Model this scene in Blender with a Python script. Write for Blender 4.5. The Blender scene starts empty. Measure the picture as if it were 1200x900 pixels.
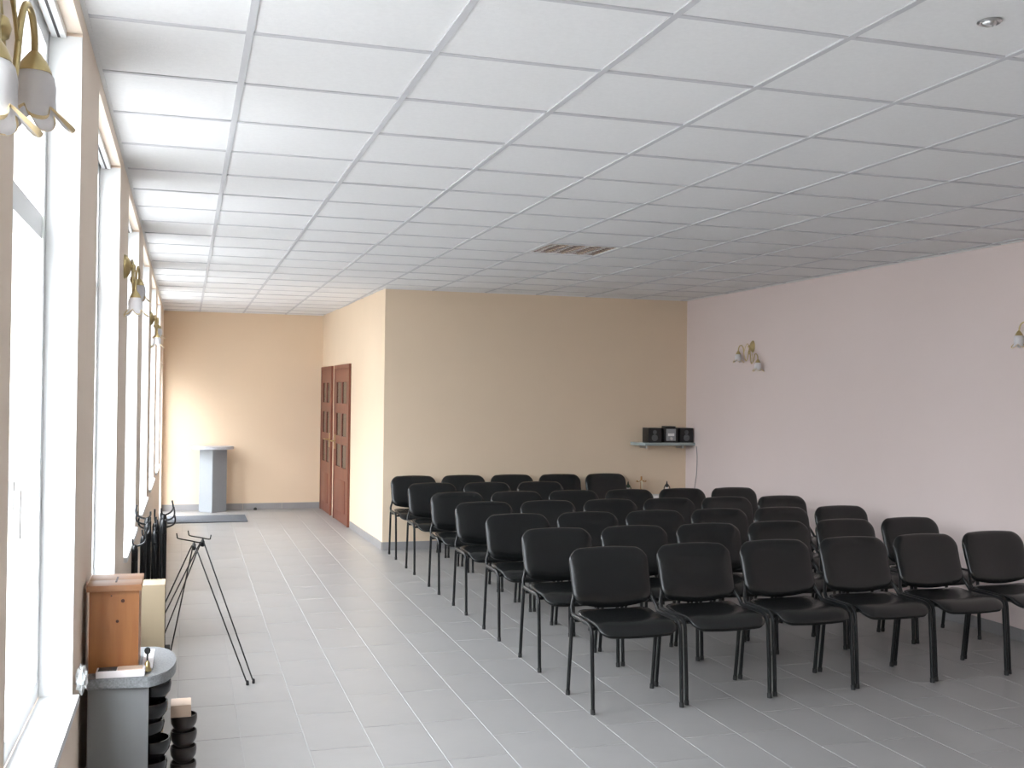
import bpy, bmesh, math, random
from mathutils import Vector, Matrix
PI = math.pi
SC = bpy.context.scene
C = SC.collection
random.seed(7)

# ------------------------------------------------------------------ camera
F_PX, YAW, PITCH, ROLL, EYE = 1243.85, 0.2981, 0.0100, 0.0117, 1.7024
cam_d = bpy.data.cameras.new('camera'); cam = bpy.data.objects.new('camera', cam_d); C.objects.link(cam)
fw = Vector((math.sin(YAW)*math.cos(PITCH), math.cos(YAW)*math.cos(PITCH), math.sin(PITCH)))
rt = Vector((math.cos(YAW), -math.sin(YAW), 0)); up = rt.cross(fw)
r2 = math.cos(ROLL)*rt + math.sin(ROLL)*up; u2 = -math.sin(ROLL)*rt + math.cos(ROLL)*up
cam.matrix_world = Matrix(((r2.x, u2.x, -fw.x, 0), (r2.y, u2.y, -fw.y, 0), (r2.z, u2.z, -fw.z, EYE), (0, 0, 0, 1)))
cam_d.sensor_fit = 'HORIZONTAL'; cam_d.sensor_width = 36; cam_d.lens = F_PX/1200*36
cam_d.clip_start = 0.02; cam_d.clip_end = 300
SC.camera = cam

# ------------------------------------------------------------------ room numbers
XL, XR = -0.3115, 5.666            # window wall, right wall
YF, YP, YB = -3.2, 11.407, 15.79   # wall behind the camera, partition, far wall
XP, XPB = 2.056, 1.927             # passage wall at the partition corner and at the far wall
ZC = 2.835                         # suspended ceiling
WIN = [(-1.95, -0.62), (0.08, 1.38), (2.15, 3.43), (4.06, 5.39), (6.15, 7.52), (8.22, 9.62), (10.32, 11.72), (12.42, 13.85)]
DOOR = (14.50, 15.62, 2.08)        # glazed exit door at the far end of the window wall
FWIN = []                          # windows in the wall behind the camera: none
WZ0, WZ1 = 0.79, 2.772
XG = -0.44                         # plane of the window frames

# ------------------------------------------------------------------ sky and light
world = bpy.data.worlds.new('sky'); SC.world = world; world.use_nodes = True
bg = world.node_tree.nodes['Background']
bg.inputs['Color'].default_value = (0.90, 0.915, 1.0, 1)
SKY = 30.0                         # zenith radiance of an overcast sky: L = zenith*(1+2 sin(elevation))/3
wn = world.node_tree; w_tc = wn.nodes.new('ShaderNodeTexCoord'); w_sp = wn.nodes.new('ShaderNodeSeparateXYZ')
w_mx = wn.nodes.new('ShaderNodeMath'); w_mx.operation = 'MAXIMUM'; w_mx.inputs[1].default_value = 0.0
w_ma = wn.nodes.new('ShaderNodeMath'); w_ma.operation = 'MULTIPLY_ADD'; w_ma.inputs[1].default_value = SKY*2/3; w_ma.inputs[2].default_value = SKY/3
wn.links.new(w_tc.outputs['Generated'], w_sp.inputs[0]); wn.links.new(w_sp.outputs['Z'], w_mx.inputs[0])
wn.links.new(w_mx.outputs[0], w_ma.inputs[0]); wn.links.new(w_ma.outputs[0], bg.inputs['Strength'])
for y0, y1 in WIN:                 # window portals: only guide the sampling of the sky
    ld = bpy.data.lights.new('window_portal', 'AREA'); ld.shape = 'RECTANGLE'
    ld.size = WZ1-WZ0; ld.size_y = y1-y0; ld.cycles.is_portal = True
    lo = bpy.data.objects.new('window_portal', ld); C.objects.link(lo)
    lo.location = (XG-0.09, (y0+y1)/2, (WZ0+WZ1)/2); lo.rotation_euler = (0, -PI/2, 0)
ld = bpy.data.lights.new('window_portal', 'AREA'); ld.shape = 'RECTANGLE'
ld.size = DOOR[2]; ld.size_y = DOOR[1]-DOOR[0]; ld.cycles.is_portal = True
lo = bpy.data.objects.new('window_portal', ld); C.objects.link(lo)
lo.location = (XG-0.09, (DOOR[0]+DOOR[1])/2, DOOR[2]/2); lo.rotation_euler = (0, -PI/2, 0)
for x0, x1 in FWIN:
    ld = bpy.data.lights.new('window_portal', 'AREA'); ld.shape = 'RECTANGLE'
    ld.size = x1-x0; ld.size_y = WZ1-WZ0; ld.cycles.is_portal = True
    lo = bpy.data.objects.new('window_portal', ld); C.objects.link(lo)
    lo.location = ((x0+x1)/2, YF-0.22, (WZ0+WZ1)/2); lo.rotation_euler = (PI/2, 0, 0)
SC.view_settings.view_transform = 'Standard'; SC.view_settings.look = 'None'
SC.view_settings.exposure = 0.17; SC.view_settings.gamma = 1.0; SC.view_settings.use_curve_mapping = False

# ------------------------------------------------------------------ materials
def mat(name, col, rough=0.5, metal=0.0, var=0.0, vscale=8.0, bump=0.0, bscale=60.0, spec=0.5, coat=0.0, col2=None, stretch=None, trans=0.0):
    m = bpy.data.materials.new(name); m.use_nodes = True
    nt = m.node_tree; b = nt.nodes['Principled BSDF']
    b.inputs['Base Color'].default_value = (*col, 1); b.inputs['Roughness'].default_value = rough
    b.inputs['Metallic'].default_value = metal; b.inputs['Specular IOR Level'].default_value = spec
    b.inputs['Coat Weight'].default_value = coat; b.inputs['Transmission Weight'].default_value = trans
    tc = nt.nodes.new('ShaderNodeTexCoord'); src = tc.outputs['Object']
    if stretch:
        mp = nt.nodes.new('ShaderNodeMapping'); mp.inputs['Scale'].default_value = stretch
        nt.links.new(src, mp.inputs['Vector']); src = mp.outputs['Vector']
    if var or col2:
        n = nt.nodes.new('ShaderNodeTexNoise'); n.inputs['Scale'].default_value = vscale; n.inputs['Detail'].default_value = 5
        nt.links.new(src, n.inputs['Vector'])
        r = nt.nodes.new('ShaderNodeValToRGB'); r.color_ramp.elements[0].position = 0.3; r.color_ramp.elements[1].position = 0.7
        c2 = col2 if col2 else tuple(min(1, c*(1+var)) for c in col)
        c1 = col if col2 else tuple(c*(1-var) for c in col)
        r.color_ramp.elements[0].color = (*c1, 1); r.color_ramp.elements[1].color = (*c2, 1)
        nt.links.new(n.outputs['Fac'], r.inputs['Fac']); nt.links.new(r.outputs['Color'], b.inputs['Base Color'])
    if bump:
        n = nt.nodes.new('ShaderNodeTexNoise'); n.inputs['Scale'].default_value = bscale; n.inputs['Detail'].default_value = 4
        nt.links.new(src, n.inputs['Vector'])
        bp = nt.nodes.new('ShaderNodeBump'); bp.inputs['Strength'].default_value = bump; bp.inputs['Distance'].default_value = 0.01
        nt.links.new(n.outputs['Fac'], bp.inputs['Height']); nt.links.new(bp.outputs['Normal'], b.inputs['Normal'])
    return m
M = dict(
    cream=mat('cream_paint', (0.79, 0.635, 0.47), 0.85, var=0.015, vscale=1.5, bump=0.05, bscale=180),
    peach=mat('peach_paint', (0.80, 0.625, 0.45), 0.85, var=0.015, vscale=1.5, bump=0.05, bscale=180),
    pinkw=mat('pale_pink_paint', (0.76, 0.655, 0.63), 0.85, var=0.015, vscale=1.2, bump=0.05, bscale=180),
    pier=mat('window_wall_paint', (0.90, 0.765, 0.64), 0.85, var=0.015, vscale=1.5, bump=0.05, bscale=180),
    white=mat('white_plastic', (0.85, 0.86, 0.86), 0.35),
    tile_c=mat('mineral_ceiling_board', (0.80, 0.80, 0.80), 0.9, var=0.02, vscale=60, bump=0.12, bscale=160),
    bar=mat('grey_white_steel_bar', (0.58, 0.58, 0.60), 0.6, spec=0.2),
    tile_f=mat('grey_floor_stoneware', (0.30, 0.295, 0.288), 0.36, var=0.05, vscale=3.0, bump=0.03, bscale=25, spec=0.5),
    grout=mat('light_grey_grout', (0.38, 0.38, 0.375), 0.8),
    skirt=mat('grey_skirting_stoneware', (0.30, 0.29, 0.29), 0.4, var=0.05, vscale=6),
    leather=mat('black_leatherette', (0.0065, 0.0075, 0.0078), 0.27, bump=0.06, bscale=320, spec=0.5, var=0.1, vscale=20),
    blackm=mat('black_powder_coat', (0.006, 0.0065, 0.007), 0.33, spec=0.35, var=0.1, vscale=30),
    rubber=mat('black_rubber', (0.02, 0.02, 0.02), 0.7),
    shell=mat('black_plastic_shell', (0.018, 0.018, 0.018), 0.5, bump=0.05, bscale=300),
    brass=mat('polished_brass', (0.56, 0.45, 0.23), 0.28, metal=1.0, var=0.08, vscale=25),
    frost=mat('frosted_glass', (0.92, 0.90, 0.91), 0.5, trans=0.3),
    gold=mat('gold_tinted_rim', (0.80, 0.63, 0.36), 0.35, trans=0.1),
    door=mat('red_brown_door_wood', (0.15, 0.045, 0.027), 0.42, col2=(0.22, 0.072, 0.042), vscale=3, stretch=(6, 6, 0.6), bump=0.05, bscale=20),
    dglass=mat('dark_door_glass', (0.02, 0.016, 0.015), 0.15),
    chrome=mat('satin_metal', (0.62, 0.62, 0.62), 0.3, metal=1.0),
    louver=mat('satin_louver_metal', (0.60, 0.54, 0.52), 0.22, metal=1.0),
    dark=mat('dark_cavity', (0.05, 0.045, 0.045), 0.6),
    greyl=mat('grey_lectern_laminate', (0.30, 0.32, 0.34), 0.45, var=0.04, vscale=90),
    greyt=mat('speckled_grey_top', (0.22, 0.23, 0.24), 0.4, var=0.25, vscale=160),
    greyp=mat('plain_grey_board', (0.19, 0.195, 0.20), 0.5, var=0.03, vscale=4),
    topl=mat('pale_grey_lectern_top', (0.48, 0.49, 0.52), 0.35, var=0.12, vscale=140),
    rug=mat('dark_grey_carpet', (0.10, 0.11, 0.125), 0.95, var=0.15, vscale=80, bump=0.4, bscale=250),
    pine=mat('orange_pine', (0.29, 0.105, 0.03), 0.45, col2=(0.40, 0.165, 0.05), vscale=3.0, stretch=(9, 9, 0.7), bump=0.03, bscale=30),
    pinel=mat('pale_orange_pine_lid', (0.38, 0.18, 0.085), 0.42, col2=(0.47, 0.25, 0.13), vscale=3.0, stretch=(0.9, 9, 9), bump=0.03, bscale=30),
    knot=mat('dark_pine_knot', (0.09, 0.03, 0.014), 0.5),
    board=mat('beige_board', (0.31, 0.245, 0.16), 0.7, var=0.05, vscale=4),
    paper=mat('white_card', (0.86, 0.82, 0.82), 0.6, var=0.02),
    glossk=mat('glossy_black_glaze', (0.010, 0.010, 0.011), 0.12),
    brownk=mat('dark_brown_glaze', (0.045, 0.036, 0.033), 0.28, var=0.15, vscale=20),
    plank=mat('pale_planed_wood', (0.62, 0.47, 0.36), 0.6, var=0.06, vscale=8),
    bag=mat('white_plastic_film', (0.82, 0.85, 0.86), 0.3, trans=0.15),
    shelf=mat('grey_green_glass_shelf', (0.32, 0.37, 0.36), 0.15, var=0.03),
    spk=mat('black_speaker_case', (0.012, 0.012, 0.013), 0.35),
    cone=mat('grey_speaker_cone', (0.10, 0.105, 0.11), 0.4),
    silver=mat('silver_plastic', (0.34, 0.36, 0.38), 0.3, metal=0.5),
    cable=mat('grey_cable', (0.25, 0.24, 0.25), 0.5),
    wood=mat('amber_wood', (0.48, 0.24, 0.07), 0.5, var=0.12, vscale=20),
    ivory=mat('ivory_metal', (0.80, 0.74, 0.56), 0.4),
    cloth=mat('white_cloth', (0.78, 0.78, 0.76), 0.9, bump=0.1, bscale=120),
    leaf=mat('dark_green_leaf', (0.02, 0.05, 0.025), 0.5),
    pave=mat('outdoor_paving', (0.22, 0.217, 0.21), 0.9, var=0.08, vscale=2),
    rooft=mat('grey_brown_roof_tiles', (0.36, 0.33, 0.31), 0.8, var=0.06, vscale=3),
    plaster=mat('outdoor_plaster', (0.32, 0.30, 0.27), 0.9, var=0.03, vscale=2),
)
def glass_mat():
    m = bpy.data.materials.new('window_glass'); m.use_nodes = True; nt = m.node_tree; nt.nodes.clear()
    o = nt.nodes.new('ShaderNodeOutputMaterial'); mx = nt.nodes.new('ShaderNodeMixShader')
    t = nt.nodes.new('ShaderNodeBsdfTransparent'); t.inputs['Color'].default_value = (0.94, 0.96, 0.95, 1)
    g = nt.nodes.new('ShaderNodeBsdfGlossy'); g.inputs['Roughness'].default_value = 0.02; mx.inputs['Fac'].default_value = 0.06
    nt.links.new(t.outputs[0], mx.inputs[1]); nt.links.new(g.outputs[0], mx.inputs[2]); nt.links.new(mx.outputs[0], o.inputs['Surface'])
    return m
M['glass'] = glass_mat()

# ------------------------------------------------------------------ mesh helpers
def box(bm, x0, x1, y0, y1, z0, z1, bev=0.0):
    r = bmesh.ops.create_cube(bm, size=1)
    vs = r['verts']
    for v in vs:
        v.co = Vector((x0+(v.co.x+.5)*(x1-x0), y0+(v.co.y+.5)*(y1-y0), z0+(v.co.z+.5)*(z1-z0)))
    if bev:
        es = list({e for v in vs for e in v.link_edges})
        bmesh.ops.bevel(bm, geom=es, offset=bev, segments=2, affect='EDGES', profile=0.6)
def rings_mesh(bm, rings, close_u=True, cap0=True, cap1=True):
    vr = [[bm.verts.new(p) for p in r] for r in rings]
    n = len(vr[0])
    for a, b in zip(vr[:-1], vr[1:]):
        for i in range(n if close_u else n-1):
            j = (i+1) % n
            bm.faces.new((a[i], a[j], b[j], b[i]))
    if cap0: bm.faces.new(list(reversed(vr[0])))
    if cap1: bm.faces.new(vr[-1])
    return vr
def lathe(bm, prof, loc=(0, 0, 0), seg=20, sx=1.0, sy=1.0, rot=None, cap0=True, cap1=True):
    rings = []
    for r, z in prof:
        ring = []
        for i in range(seg):
            a = 2*PI*i/seg
            p = Vector((r*math.cos(a)*sx, r*math.sin(a)*sy, z))
            if rot: p = rot @ p
            ring.append(p+Vector(loc))
        rings.append(ring)
    rings_mesh(bm, rings, True, cap0, cap1)
def smooth_path(pts, n=6):
    P = [Vector(p) for p in pts]; P = [2*P[0]-P[1]]+P+[2*P[-1]-P[-2]]
    out = []
    for i in range(1, len(P)-2):
        a, b, c, d = P[i-1:i+3]
        for k in range(n):
            t = k/n
            out.append(0.5*((2*b)+(c-a)*t+(2*a-5*b+4*c-d)*t*t+(3*b-a-3*c+d)*t**3))
    out.append(P[-2]); return out
def tube(bm, pts, ra, rb=None, seg=8, ref=(1, 0, 0), smooth=0, taper=None):
    rb = rb or ra
    P = smooth_path(pts, smooth) if smooth else [Vector(p) for p in pts]
    rings = []
    for i, p in enumerate(P):
        t = (P[min(i+1, len(P)-1)]-P[max(i-1, 0)]).normalized()
        a = Vector(ref); a = (a-t*a.dot(t))
        if a.length < 1e-4: a = t.orthogonal()
        a.normalize(); b = t.cross(a)
        k = 1 if taper is None else taper(i/(len(P)-1))
        rings.append([p+a*(ra*k*math.cos(2*PI*j/seg))+b*(rb*k*math.sin(2*PI*j/seg)) for j in range(seg)])
    rings_mesh(bm, rings)
def obj(name, bm, material, parent=None, smooth=None, loc=None):
    me = bpy.data.meshes.new(name); bmesh.ops.recalc_face_normals(bm, faces=bm.faces[:])
    bm.to_mesh(me); bm.free()
    me.materials.append(M[material] if isinstance(material, str) else material)
    if smooth is not None:
        for p in me.polygons: p.use_smooth = True
        me.set_sharp_from_angle(angle=math.radians(smooth))
    o = bpy.data.objects.new(name, me); C.objects.link(o)
    if loc: o.location = loc
    if parent: o.parent = parent
    return o
def bobj(name, dims, material, parent=None, bev=0.0, smooth=None):
    bm = bmesh.new(); box(bm, *dims, bev=bev); return obj(name, bm, material, parent, smooth if smooth else (30 if bev else None))
def tag(o, label, cat, group=None, kind=None):
    o['label'] = label; o['category'] = cat
    if group: o['group'] = group
    if kind: o['kind'] = kind
    return o
def struct(o, label, cat): return tag(o, label, cat, None, 'structure')
def thing(name, label, cat, loc=(0, 0, 0), rz=0.0, group=None, kind=None):
    o = bpy.data.objects.new(name, None); C.objects.link(o); o.empty_display_size = 0.1
    o.location = loc; o.rotation_euler = (0, 0, rz)
    return tag(o, label, cat, group, kind)
def copy_tree(o, parent=None):
    c = o.copy(); C.objects.link(c); c.parent = parent
    for ch in o.children: copy_tree(ch, c)
    return c

# ================================================================== SETTING
# ---- floor with separate tiles
floor = struct(bobj('floor', (XL-0.02, XR+0.02, YF-0.1, YB+0.02, -0.12, -0.0022), 'grout'), 'grey stoneware tile floor with pale grout joints', 'floor')
TW, TL, GAP = 0.3015, 0.577, 0.0045
def tile_bm(w, l, bm=None, x=0.0, y=0.0):
    b = bm or bmesh.new()
    z0, z1, c = -0.012, 0.0, 0.0012
    r = [[(x, y), (x+w, y), (x+w, y+l), (x, y+l)], [(x+c, y+c), (x+w-c, y+c), (x+w-c, y+l-c), (x+c, y+l-c)]]
    v = [[b.verts.new((p[0], p[1], z)) for p in q] for q, z in ((r[0], z0), (r[0], z1-c), (r[1], z1))]
    for a, d in ((0, 1), (1, 2)):
        for i in range(4): b.faces.new((v[a][i], v[a][(i+1) % 4], v[d][(i+1) % 4], v[d][i]))
    b.faces.new(v[2]); return b
full = obj('floor_tile', tile_bm(TW-GAP, TL-GAP), 'tile_f', floor)
proto_used = False; rest = bmesh.new(); cnt = 0
cols = []; x = -0.3215
while x < XR-0.01: cols.append(x); x += TW
offs = [0.0, 0.0, 0.0, 0.29, 0.0, 0.0, 0.29, 0.0, 0.29, 0.0, 0.0, 0.29, 0.29, 0.0, 0.29, 0.0, 0.0, 0.29, 0.0, 0.29, 0.0, 0.29]
spots = []
for ci, cx in enumerate(cols):
    y = 5.396 + offs[ci % len(offs)] - 15*TL
    while y < YB:
        spots.append((cx, y, ci)); y += TL
def in_room(cx, y): return not (y > YP+0.05 and cx > XP-0.02)
near = sorted([s for s in spots if 4.0 < s[1] < 15 and in_room(s[0], s[1]) and s[0] < XR-TW and s[0] > XL and s[0] < 0.35*(s[1])+3.1 and -0.4+0.8*(s[1]+TL) > s[0]], key=lambda s: s[1])[:300]
nearset = set(near)
for s in spots:
    if not in_room(s[0], s[1]): continue
    if s in nearset:
        if not proto_used: o = full; proto_used = True
        else: o = full.copy(); C.objects.link(o)
        o.location = (s[0]+GAP/2, s[1]+GAP/2, 0)
    else:
        xa, xb = max(s[0]+GAP/2, XL), min(s[0]+TW-GAP/2, XR)
        ya, yb = max(s[1]+GAP/2, YF), min(s[1]+TL-GAP/2, YB)
        if xb-xa > 0.01 and yb-ya > 0.01: tile_bm(xb-xa, yb-ya, rest, xa, ya)
st = obj('floor_tile_field', rest, 'tile_f', floor); st['kind'] = 'stuff'

# ---- suspended ceiling
ceil = struct(bobj('ceiling', (XL-0.3, XR+0.3, YF-0.3, YB+0.3, ZC+0.03, ZC+0.15), 'tile_c'), 'white suspended ceiling of square mineral boards in a steel grid', 'ceiling')
GX0, GY0, GX, GY = 0.178, 3.447, 0.6, 0.577
def ctile(w, l, bm=None, x=0, y=0):
    b = bm or bmesh.new(); c = 0.003; z0, z1 = 0.004, 0.018
    o_ = [(x, y), (x+w, y), (x+w, y+l), (x, y+l)]; i_ = [(x+c, y+c), (x+w-c, y+c), (x+w-c, y+l-c), (x+c, y+l-c)]
    v = [[b.verts.new((p[0], p[1], ZC+z)) for p in q] for q, z in ((o_, z1), (o_, z0+0.002), (i_, z0))]
    for a, d in ((0, 1), (1, 2)):
        for i in range(4): b.faces.new((v[a][i], v[a][(i+1) % 4], v[d][(i+1) % 4], v[d][i]))
    b.faces.new(v[2]); b.faces.new(v[0]); return b
GI = range(-1, 10); GJ = range(-12, 22)
meshes = {}; cstuff = bmesh.new()
for i in GI:
    xa = max(GX0+GX*i, XL); xb = min(GX0+GX*(i+1), XR)
    if i == 9: xb = XR
    for j in GJ:
        ya = GY0+GY*j; yb = ya+GY
        if ya > YB: continue
        yb = min(yb, YB)
        if (i, j) == (4, 7): continue
        if ya > YP+0.02 and xa > XP: continue
        g = 0.004
        w, l = round(xb-xa-2*g, 4), round(yb-ya-2*g, 4)
        if w < 0.02 or l < 0.02: continue
        if j < -2: ctile(w, l, cstuff, xa+g, ya+g); continue
        if (w, l) not in meshes: meshes[(w, l)] = o = obj('ceiling_tile', ctile(w, l), 'tile_c', ceil)
        else: o = meshes[(w, l)].copy(); C.objects.link(o)
        o.location = (xa+g, ya+g, random.uniform(-0.0012, 0.0012))
        o.rotation_euler = (random.uniform(-.0005, .0005), random.uniform(-.0005, .0005), 0)
cs = obj('ceiling_tile_field', cstuff, 'tile_c', ceil); cs['kind'] = 'stuff'
for i in range(0, 10):
    X = GX0+GX*i; bobj('grid_bar', (X-0.012, X+0.012, YF, YB if X < XP else YP, ZC-0.0015, ZC+0.006), 'bar', ceil)
for j in GJ:
    Y = GY0+GY*j
    if Y < YF or Y > YB: continue
    bobj('cross_bar', (XL, XR if Y < YP else XP, Y-0.010, Y+0.010, ZC-0.001, ZC+0.005), 'bar', ceil)

# ---- walls
bm = bmesh.new(); T = 0.21
box(bm, XL-T, XL, YF-0.2, DOOR[0], -0.12, WZ0-0.03); box(bm, XL-T, XL, DOOR[1], YB+0.2, -0.12, WZ0-0.03)
box(bm, XL-T, XL, DOOR[0], DOOR[1], -0.12, -0.0025); box(bm, XL-T, XL, DOOR[0], DOOR[1], DOOR[2], WZ1)
box(bm, XL-T, XL, YF-0.2, YB+0.2, WZ1, ZC+0.15)
ed = [YF-0.2]+[v for w in WIN for v in w]+[DOOR[0], DOOR[1], YB+0.2]
for a, b in zip(ed[0::2], ed[1::2]): box(bm, XL-T, XL, a, b, WZ0-0.03, WZ1)
struct(obj('wall_left', bm, 'pier'), 'pale window wall with narrow piers between tall windows', 'wall')
struct(bobj('wall_right', (XR, XR+0.2, YF-0.2, YP+0.2, -0.12, ZC+0.15), 'pinkw'), 'long pale pink wall behind the chair rows', 'wall')
struct(bobj('wall_partition', (XP, XR, YP, YP+0.15, -0.12, ZC+0.15), 'cream'), 'cream wall behind the last chair row', 'wall')
bm = bmesh.new()
rings_mesh(bm, [[(XP, YP+0.001, z), (XPB, YB+0.05, z), (XPB+0.15, YB+0.05, z), (XP+0.15, YP+0.10, z)] for z in (-0.12, ZC+0.15)])
struct(obj('wall_passage', bm, 'cream'), 'cream passage wall holding two brown doors', 'wall')
struct(bobj('wall_back', (XL-T, XPB+0.3, YB, YB+0.2, -0.12, ZC+0.15), 'peach'), 'peach far wall behind the grey lectern', 'wall')
bm = bmesh.new()
box(bm, XL-0.3, XR+0.3, YF-0.3, YF, -0.12, WZ0-0.03); box(bm, XL-0.3, XR+0.3, YF-0.3, YF, WZ1, ZC+0.15)
ed = [XL-0.3]+[v for w in FWIN for v in w]+[XR+0.3]
for a, b in zip(ed[0::2], ed[1::2]): box(bm, a, b, YF-0.3, YF, WZ0-0.03, WZ1)
struct(obj('wall_front', bm, 'cream'), 'plain cream wall at the entrance end of the hall', 'wall')
# skirting
SK = 0.088
def skirt(name, p0, p1, n, label):
    bm = bmesh.new(); d = Vector((p1[0]-p0[0], p1[1]-p0[1], 0)); L = d.length; d.normalize(); nn = Vector((n[0], n[1], 0))
    root = struct(obj(name, bm, 'skirt'), label, 'baseboard')
    k = int(L/0.6)+1; step = L/k
    for i in range(k):
        bm = bmesh.new(); a = Vector((p0[0], p0[1], 0))+d*(i*step+0.0015); b = a+d*(step-0.003)
        rings_mesh(bm, [[a+Vector((0, 0, .0005)), b+Vector((0, 0, .0005)), b+nn*0.010+Vector((0, 0, .0005)), a+nn*0.010+Vector((0, 0, .0005))],
                        [a+Vector((0, 0, SK)), b+Vector((0, 0, SK)), b+nn*0.008+Vector((0, 0, SK)), a+nn*0.008+Vector((0, 0, SK))]])
        obj('skirting_tile', bm, 'skirt', root)
    return root
skirt('baseboard_right', (XR, 2.0), (XR, YP), (-1, 0), 'grey stone skirting along the pale pink wall')
skirt('baseboard_partition', (XP, YP), (XR-0.012, YP), (0, -1), 'grey stone skirting under the cream wall behind chairs')
skirt('baseboard_back', (XL+0.012, YB), (XPB-0.012, YB), (0, -1), 'grey stone skirting along the peach far wall')
def pw(y): return XP+(XPB-XP)*(y-YP)/(YB-YP)
skirt('baseboard_passage', (pw(YP), YP), (pw(13.36), 13.36), (-1, -0.03), 'grey stone skirting between the passage corner and doors')
skirt('baseboard_left', (XL, 2.0), (XL, DOOR[0]), (1, 0), 'grey stone skirting under the window wall')
# ceiling edge trims
def trim(n, dims, label): struct(bobj('trim_%d' % n, dims, 'tile_c'), label, 'trim')
trim(1, (XL, XL+0.014, YF, YB, ZC-0.002, ZC+0.004), 'thin steel ceiling angle along the window wall')
trim(2, (XR-0.022, XR, YF, YP, ZC-0.002, ZC+0.004), 'thin steel ceiling angle along the pale pink wall')
trim(3, (XP, XR-0.022, YP-0.022, YP, ZC-0.002, ZC+0.004), 'thin steel ceiling angle above the partition wall')
trim(4, (XL+0.022, XPB, YB-0.022, YB, ZC-0.002, ZC+0.004), 'thin steel ceiling angle above the peach wall')

# ---- windows
ORDW = ['first', 'second', 'third', 'fourth', 'fifth', 'sixth', 'seventh', 'eighth', 'ninth', 'tenth']
def window_at(k, y0, y1, label, front=False):
    w = thing('window_%d' % (k+1), label, 'window', (XG, y0, WZ0), kind='structure')
    if front: w.location = (y1, YF-0.13, WZ0); w.rotation_euler = (0, 0, PI/2)
    L, Hh = y1-y0, WZ1-WZ0
    bm = bmesh.new()
    for d in ((-0.035, 0.035, 0, L, 0, 0.06), (-0.035, 0.035, 0, L, Hh-0.06, Hh), (-0.035, 0.035, 0, 0.06, 0.06, Hh-0.06), (-0.035, 0.035, L-0.06, L, 0.06, Hh-0.06)): box(bm, *d)
    obj('window_frame', bm, 'white', w)
    tz = Hh*0.70
    bobj('transom', (-0.03, 0.03, 0.06, L-0.06, tz-0.035, tz+0.035), 'white', w)
    bobj('mullion', (-0.03, 0.03, L/2-0.035, L/2+0.035, 0.06, tz-0.035), 'white', w)
    for d in ((0.062, L/2-0.037, 0.062, tz-0.037), (L/2+0.037, L-0.062, 0.062, tz-0.037), (0.062, L-0.062, tz+0.037, Hh-0.062)):
        bobj('pane', (-0.004, 0.004, d[0], d[1], d[2], d[3]), 'glass', w)
    bm = bmesh.new(); box(bm, 0.03, 0.05, L/2-0.016, L/2+0.016, 0.62, 0.69, bev=0.004); box(bm, 0.05, 0.065, L/2-0.012, L/2+0.012, 0.55, 0.67, bev=0.004)
    obj('handle', bm, 'white', w)
    bobj('sill', (0.035, XL-XG+0.02, 0.0005, L-0.0005, -0.029, 0.0), 'white', w, bev=0.004)
    for sy in (0.0006, L-0.0106):      # white reveal linings
        bobj('reveal_lining', (0.036, XL-XG-0.0005, sy, sy+0.01, 0.001, Hh-0.012), 'white', w)
    tr = bobj('curtain_track', (0.045, 0.085, 0.02, L-0.02, Hh-0.022, Hh-0.001), 'white', w)
    bobj('track_slot', (0.061, 0.069, 0.021, L-0.021, Hh-0.0225, Hh-0.020), 'dark', tr)

for k, (y0, y1) in enumerate(WIN): window_at(k, y0, y1, 'tall white plastic window, %s along the window wall from the entrance end' % ORDW[k])
for k, (x0, x1) in enumerate(FWIN): window_at(k+len(WIN), x0, x1, 'tall white plastic window in the entrance end wall, %s from the window wall' % ORDW[k], True)

# ---- doors in the passage wall
def door(n, ya, yb, label):
    xa, xb = pw(ya), pw(yb); L = math.hypot(xb-xa, yb-ya); ang = math.atan2(yb-ya, xb-xa)
    w = thing('door_%d' % n, label, 'door', (xa, ya, 0), ang, kind='structure')
    Hd = 2.07                                   # local x runs along the wall, local +y points into the passage
    bm = bmesh.new()
    for d in ((0, 0.05, 0.001, 0.03, 0, Hd), (L-0.05, L, 0.001, 0.03, 0, Hd), (0.05, L-0.05, 0.001, 0.03, Hd-0.05, Hd)): box(bm, *d)
    obj('door_frame', bm, 'door', w)
    bm = bmesh.new(); s = 0.13; a, b = 0.053, L-0.053; wd = b-a
    rows = [(1.56, 1.84), (1.13, 1.43), (0.72, 1.02)]
    zs = [0.006]+[v for r in reversed(rows) for v in r]+[Hd-0.053]
    box(bm, a, a+s, 0.002, 0.024, 0.006, Hd-0.053); box(bm, b-s, b, 0.002, 0.024, 0.006, Hd-0.053)
    box(bm, a+wd/2-0.05, a+wd/2+0.05, 0.002, 0.024, 0.72, 1.84)
    for z0, z1 in zip(zs[0::2], zs[1::2]): box(bm, a+s, b-s, 0.002, 0.024, z0, z1)
    lf = obj('door_leaf', bm, 'door', w)
    bobj('bottom_panel', (a+s+0.04, b-s-0.04, 0.024, 0.030, 0.14, 0.56), 'door', lf, bev=0.004)
    for z0, z1 in rows:
        for q in (0, 1):
            x0 = a+s if q == 0 else a+wd/2+0.05; x1 = a+wd/2-0.05 if q == 0 else b-s
            bobj('pane', (x0, x1, 0.006, 0.014, z0, z1), 'dglass', lf)
    bm = bmesh.new(); hx = b-0.06 if n == 1 else a+0.06
    box(bm, hx-0.02, hx+0.02, 0.024, 0.032, 0.94, 1.14, bev=0.003)
    tube(bm, [(hx, 0.03, 1.05), (hx, 0.075, 1.05), (hx+(-0.03 if n == 1 else 0.03), 0.085, 1.05), (hx+(-0.12 if n == 1 else .12), 0.085, 1.05)], 0.009, smooth=3)
    obj('door_handle', bm, 'brass', lf, 40)
door(1, 13.42, 14.56, 'red-brown glazed wooden door nearer the partition corner')
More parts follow.
